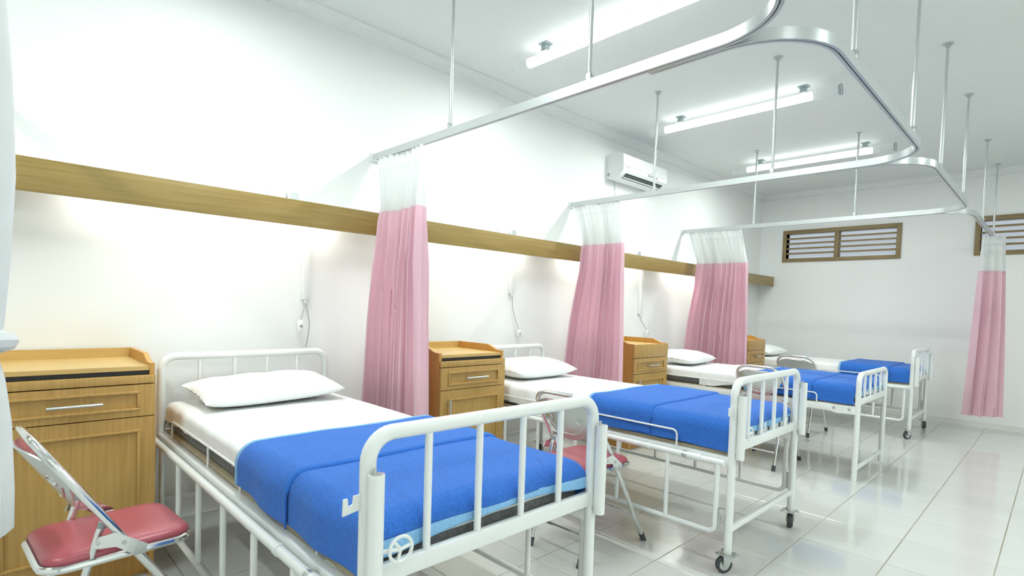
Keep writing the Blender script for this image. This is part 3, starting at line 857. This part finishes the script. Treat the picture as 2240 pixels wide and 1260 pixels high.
def pillow(x, y, z, w, d, h, rz, tilt, seed, label, stamp=False, roll=0.0):
    root = tag(empty('pillow', (x, y, z), rz), label, 'pillow', 'white pillows')
    N, Mx = 40, 28
    def surf(sg):
        rows = []
        for i in range(Mx + 1):
            u = -1 + 2 * i / Mx; row = []
            for j in range(N + 1):
                v = -1 + 2 * j / N
                pu = (1 - abs(u) ** 2.6); pv = (1 - abs(v) ** 3.4)
                zz = sg * h / 2 * (max(0, pu) ** 0.55) * (max(0, pv) ** 0.5)
                edge = 1 - 0.06 * (1 - abs(v)) * (abs(u) ** 4) - 0.0
                e2 = 1 - 0.05 * (1 - abs(u) ** 2) * (abs(v) ** 6)
                zz += 0.006 * fbm(u * 3, v * 5, seed) * (1 - abs(u) ** 4) * (1 - abs(v) ** 4) if sg > 0 else 0
                zz += 0.004 * math.sin(22 * u + 3 * seed) * (abs(v) ** 5) * (1 - abs(u)) * sg
                X = u * d / 2 * edge; Y = v * w / 2 * e2
                Z = zz + h * 0.42
                if sg < 0: Z = max(Z, 0.002)
                # rotate about y for the tilt
                Xr = X * math.cos(tilt) - Z * math.sin(tilt) * 0; Zr = Z - X * math.sin(tilt) + d / 2 * math.sin(abs(tilt)) + roll * Y
                row.append((Xr, Y, Zr))
            rows.append(row)
        return rows
    p = MB().grid(surf(1)).grid(surf(-1)).build('pillowcase', 'sheet', root, 180)
    solidify
    return root

BEDS = [
    (-3.02, -1.064, 0.608, 0.0), (-2.97, -1.035, 2.455, 0.0), (-2.91, -1.02, 4.555, 0.0), (-2.87, -1.03, 6.60, 0.0)]
BL = ['white metal hospital bed nearest the viewer, with its footboard in front', 'white metal hospital bed on black casters, second from the viewer',
      'white metal hospital bed on plain legs without casters, third from the viewer', 'white metal hospital bed farthest from the viewer, by the end wall']
NTH = ['nearest bed', 'second bed from the viewer', 'third bed from the viewer', 'farthest bed']
BU = [(1.13, 1.50, 0.045), (1.12, 1.50, 0.095), (1.10, 1.58, 0.05), (1.22, 1.64, 0.09)]
for i, (xh, xf, y0, rz) in enumerate(BEDS):
    bed(xh, xf, y0, rz, BL[i], casters=(i != 2), top=(0.922, 0.905, 0.80, 0.90)[i], rod_y=0.012 if i == 0 else -0.016)
    bedding(xh, xf, y0, rz, {'mattress': ['mattress with white sheet and dark grey side showing on the nearest bed', 'mattress fully covered by a white sheet on the second bed from the viewer',
             'mattress with white sheet and black side showing on the third bed', 'mattress under a white sheet on the farthest bed'][i],
             'loose': i == 2, 'blanket': 'blue fleece blanket with pale blue edge on the %s' % NTH[i]}, BU[i][0], BU[i][1], BU[i][2], i * 1.9 + 0.7)
PZ = 0.690
pillow(-2.78, 1.01, PZ, 0.66, 0.40, 0.11, 0.02, 0.10, 1, 'white pillow on the nearest bed', roll=0.03)
pillow(-2.72, 2.87, PZ, 0.60, 0.40, 0.135, 0.0, 0.05, 2, 'plump white pillow on the second bed from the viewer')
pillow(-2.60, 4.96, PZ, 0.62, 0.40, 0.12, 0.1, 0.08, 3, 'white pillow on the third bed from the viewer')
pillow(-2.62, 7.02, PZ, 0.60, 0.38, 0.12, 0.0, 0.08, 4, 'white pillow on the farthest bed, right of the small oak cabinet')

# ------------------------------------------------------------------ folding chairs
def folding_chair(x, ys, label, rz=0.0):
    root = tag(empty('folding_chair', (x, ys, 0), rz), label, 'chair', 'folding chairs')
    hw = 0.185; r = 0.011
    top = Vector((0, -0.225, 0.82)); foot = Vector((0, 0.29, 0.012)); dirv = (top - foot)
    def at(z, xx, out=0.0):
        t = (z - foot.z) / dirv.z
        n = Vector((0, -dirv.z, dirv.y)).normalized()   # backwards normal
        p = foot + dirv * t + n * out
        return Vector((xx, p.y, p.z))
    fr = rounded([at(0.012, hw), at(0.50, hw), at(0.79, hw - 0.012), at(0.79, -hw + 0.012), at(0.50, -hw), at(0.012, -hw)], [0.05, 0.105, 0.105, 0.05], 10)
    MB().tube(fr, r, 12).build('main_frame', 'chrome', root)
    # rear legs
    rl = rounded([(hw - 0.028, -0.20, 0.012), (hw - 0.028, -0.062, 0.50), (hw - 0.028, -0.055, 0.52)], 0.02, 3)
    for s in (-1, 1):
        pts = [(s * p[0], p[1], p[2]) for p in rl]
        lg = MB().tube(pts, 0.0105, 10).build('rear_leg', 'chrome', root)
        MB().cyl((s * (hw - 0.028), -0.056, 0.515), (s * (hw - 0.028), -0.052, 0.533), 0.0115, 10).build('leg_cap', 'bracket', lg)
        MB().cyl((s * (hw - 0.028), -0.205, 0.0), (s * (hw - 0.028), -0.192, 0.04), 0.0145, 12).build('foot_tip', 'rubber', lg)
        ft = at(0.0, s * hw); f2 = at(0.042, s * hw)
        MB().cyl((ft.x, ft.y + 0.002, 0.0), f2, 0.0145, 12).build('foot_tip', 'rubber', root)
        # link plate between rear leg and main frame
        xx = s * (hw + 0.0125)
        lk = MB().prism([(-0.085, 0.475), (-0.07, 0.505), (-0.03, 0.508), (0.02, 0.472), (0.05, 0.45), (0.045, 0.425), (0.02, 0.425), (-0.03, 0.465)], 'x', xx - 0.0015, xx + 0.0015).build('link_plate', 'chrome', root, None)
        for yy, zz in ((-0.072, 0.488), (0.028, 0.442), (-0.01, 0.472)): MB().cyl((xx - 0.003, yy, zz), (xx + 0.005 * s, yy, zz), 0.006, 8).build('rivet', 'steel', lk)
    MB().cyl((-hw + 0.028, -0.165, 0.135), (hw - 0.028, -0.165, 0.135), 0.008, 8).build('rear_stretcher', 'chrome', root)
    p1 = at(0.16, hw); MB().cyl((-hw, p1.y, p1.z), (hw, p1.y, p1.z), 0.008, 8).build('front_stretcher', 'chrome', root)
    # seat: chrome rim and red pad, rounded corners
    def outline(w, y0, y1, rc, n=6):
        pts = []
        for cx_, cy_, a0 in ((w - rc, y1 - rc, 0), (-w + rc, y1 - rc, 90), (-w + rc, y0 + rc, 180), (w - rc, y0 + rc, 270)):
            for k in range(n + 1):
                a = math.radians(a0 + 90 * k / n); pts.append((cx_ + rc * math.cos(a), cy_ + rc * math.sin(a)))
        return pts
    rim = outline(0.168, -0.19, 0.185, 0.06)
    MB().tube([(p[0], p[1], 0.425) for p in rim], 0.011, 8, closed=True).build('seat_rim', 'chrome', root)
    base = outline(0.163, -0.185, 0.18, 0.055)
    MB().prism(base, 'z', 0.419, 0.431).build('seat_pan', 'plate', root, None)
    pad = MB(); rows = []
    for sc_, zz in ((1.0, 0.430), (1.02, 0.438), (1.01, 0.448), (0.95, 0.456), (0.80, 0.461), (0.5, 0.4625), (0.0, 0.463)):
        rows.append([(p[0] * sc_, (p[1] + 0.0025) * sc_, zz) for p in base] + [(base[0][0] * sc_, (base[0][1] + 0.0025) * sc_, zz)])
    pad.grid(rows).build('seat_pad', 'vinyl', root, 60)
    # backrest plate and pad
    def back(name, mat, o0, o1, wk, zl, zt, smooth, soft=False):
        rows0, rows1 = [], []
        nn = 24
        def edge(k):
            s = -1 + 2 * k / nn; xx = s * wk
            zb_ = zl + (0.715 - zl) * (abs(s) ** 2.6); ztp = zt - 0.075 * (abs(s) ** 3.2)
            if ztp < zb_ + 0.004: ztp = zb_ + 0.004
            return xx, zb_, ztp, -0.042 * (1 - s * s)
        G0, G1 = [], []
        for k in range(nn + 1):
            xx, zb_, zt_, cv = edge(k)
            tf = (lambda q: max(0.0, 1 - abs(-1 + 2 * k / nn) ** 5) * (0.25 + 0.75 * (1 - abs(q / 3 - 1) ** 4))) if soft else (lambda q: 1.0)
            G0.append([at(zb_ + (zt_ - zb_) * q / 6, xx, o1 + (o0 - o1) * tf(q) - cv) for q in range(7)])
            G1.append([at(zb_ + (zt_ - zb_) * q / 6, xx, o1 - cv) for q in range(7)])
        m_ = MB().grid(G0).grid(G1)
        ring0 = [r[0] for r in G0] + [r[-1] for r in reversed(G0)]
        ring1 = [r[0] for r in G1] + [r[-1] for r in reversed(G1)]
        m_.grid([ring0 + [ring0[0]], ring1 + [ring1[0]]])
        return m_.build(name, mat, root, smooth)
    pl = back('back_plate', 'plate', -0.008, -0.003, 0.182, 0.575, 0.777, 40)
    back('back_pad', 'vinyl', -0.026, -0.0075, 0.170, 0.585, 0.777, 60, True)
    # pressed scroll ornaments on the rear of the plate
    for s in (-1, 1):
        sp = []
        for k in range(22):
            a = k * 0.36; rr = 0.022 * (1 - k / 26)
            xx = s * (0.095) + s * rr * math.cos(a + 0.4); zz = 0.675 + rr * math.sin(a + 0.4)
            c_ = -0.042 * (1 - (xx / 0.182) ** 2)
            sp.append(at(zz, xx, -0.0025 - c_))
        MB().tube(sp, 0.0028, 6).build('scroll', 'chrome', pl)
    ln = []
    for k in range(17):
        xx = -0.12 + 0.24 * k / 16; c_ = -0.042 * (1 - (xx / 0.182) ** 2)
        ln.append(at(0.607 + 0.05 * (abs(xx) / 0.12) ** 2.4, xx, -0.0025 - c_))
    MB().tube(ln, 0.0025, 6).build('pressed_line', 'chrome', pl)
    return root
folding_chair(-2.09, 0.285, 'chrome folding chair with red seat nearest the viewer, in front of the left cabinet', rz=0.075)
folding_chair(-1.665, 2.165, 'chrome folding chair with red seat seen from behind, between the first and second bed')
folding_chair(-1.66, 4.53, 'chrome folding chair seen behind the footboard of the second bed')
folding_chair(-1.87, 6.01, 'chrome folding chair mostly hidden behind the third bed')
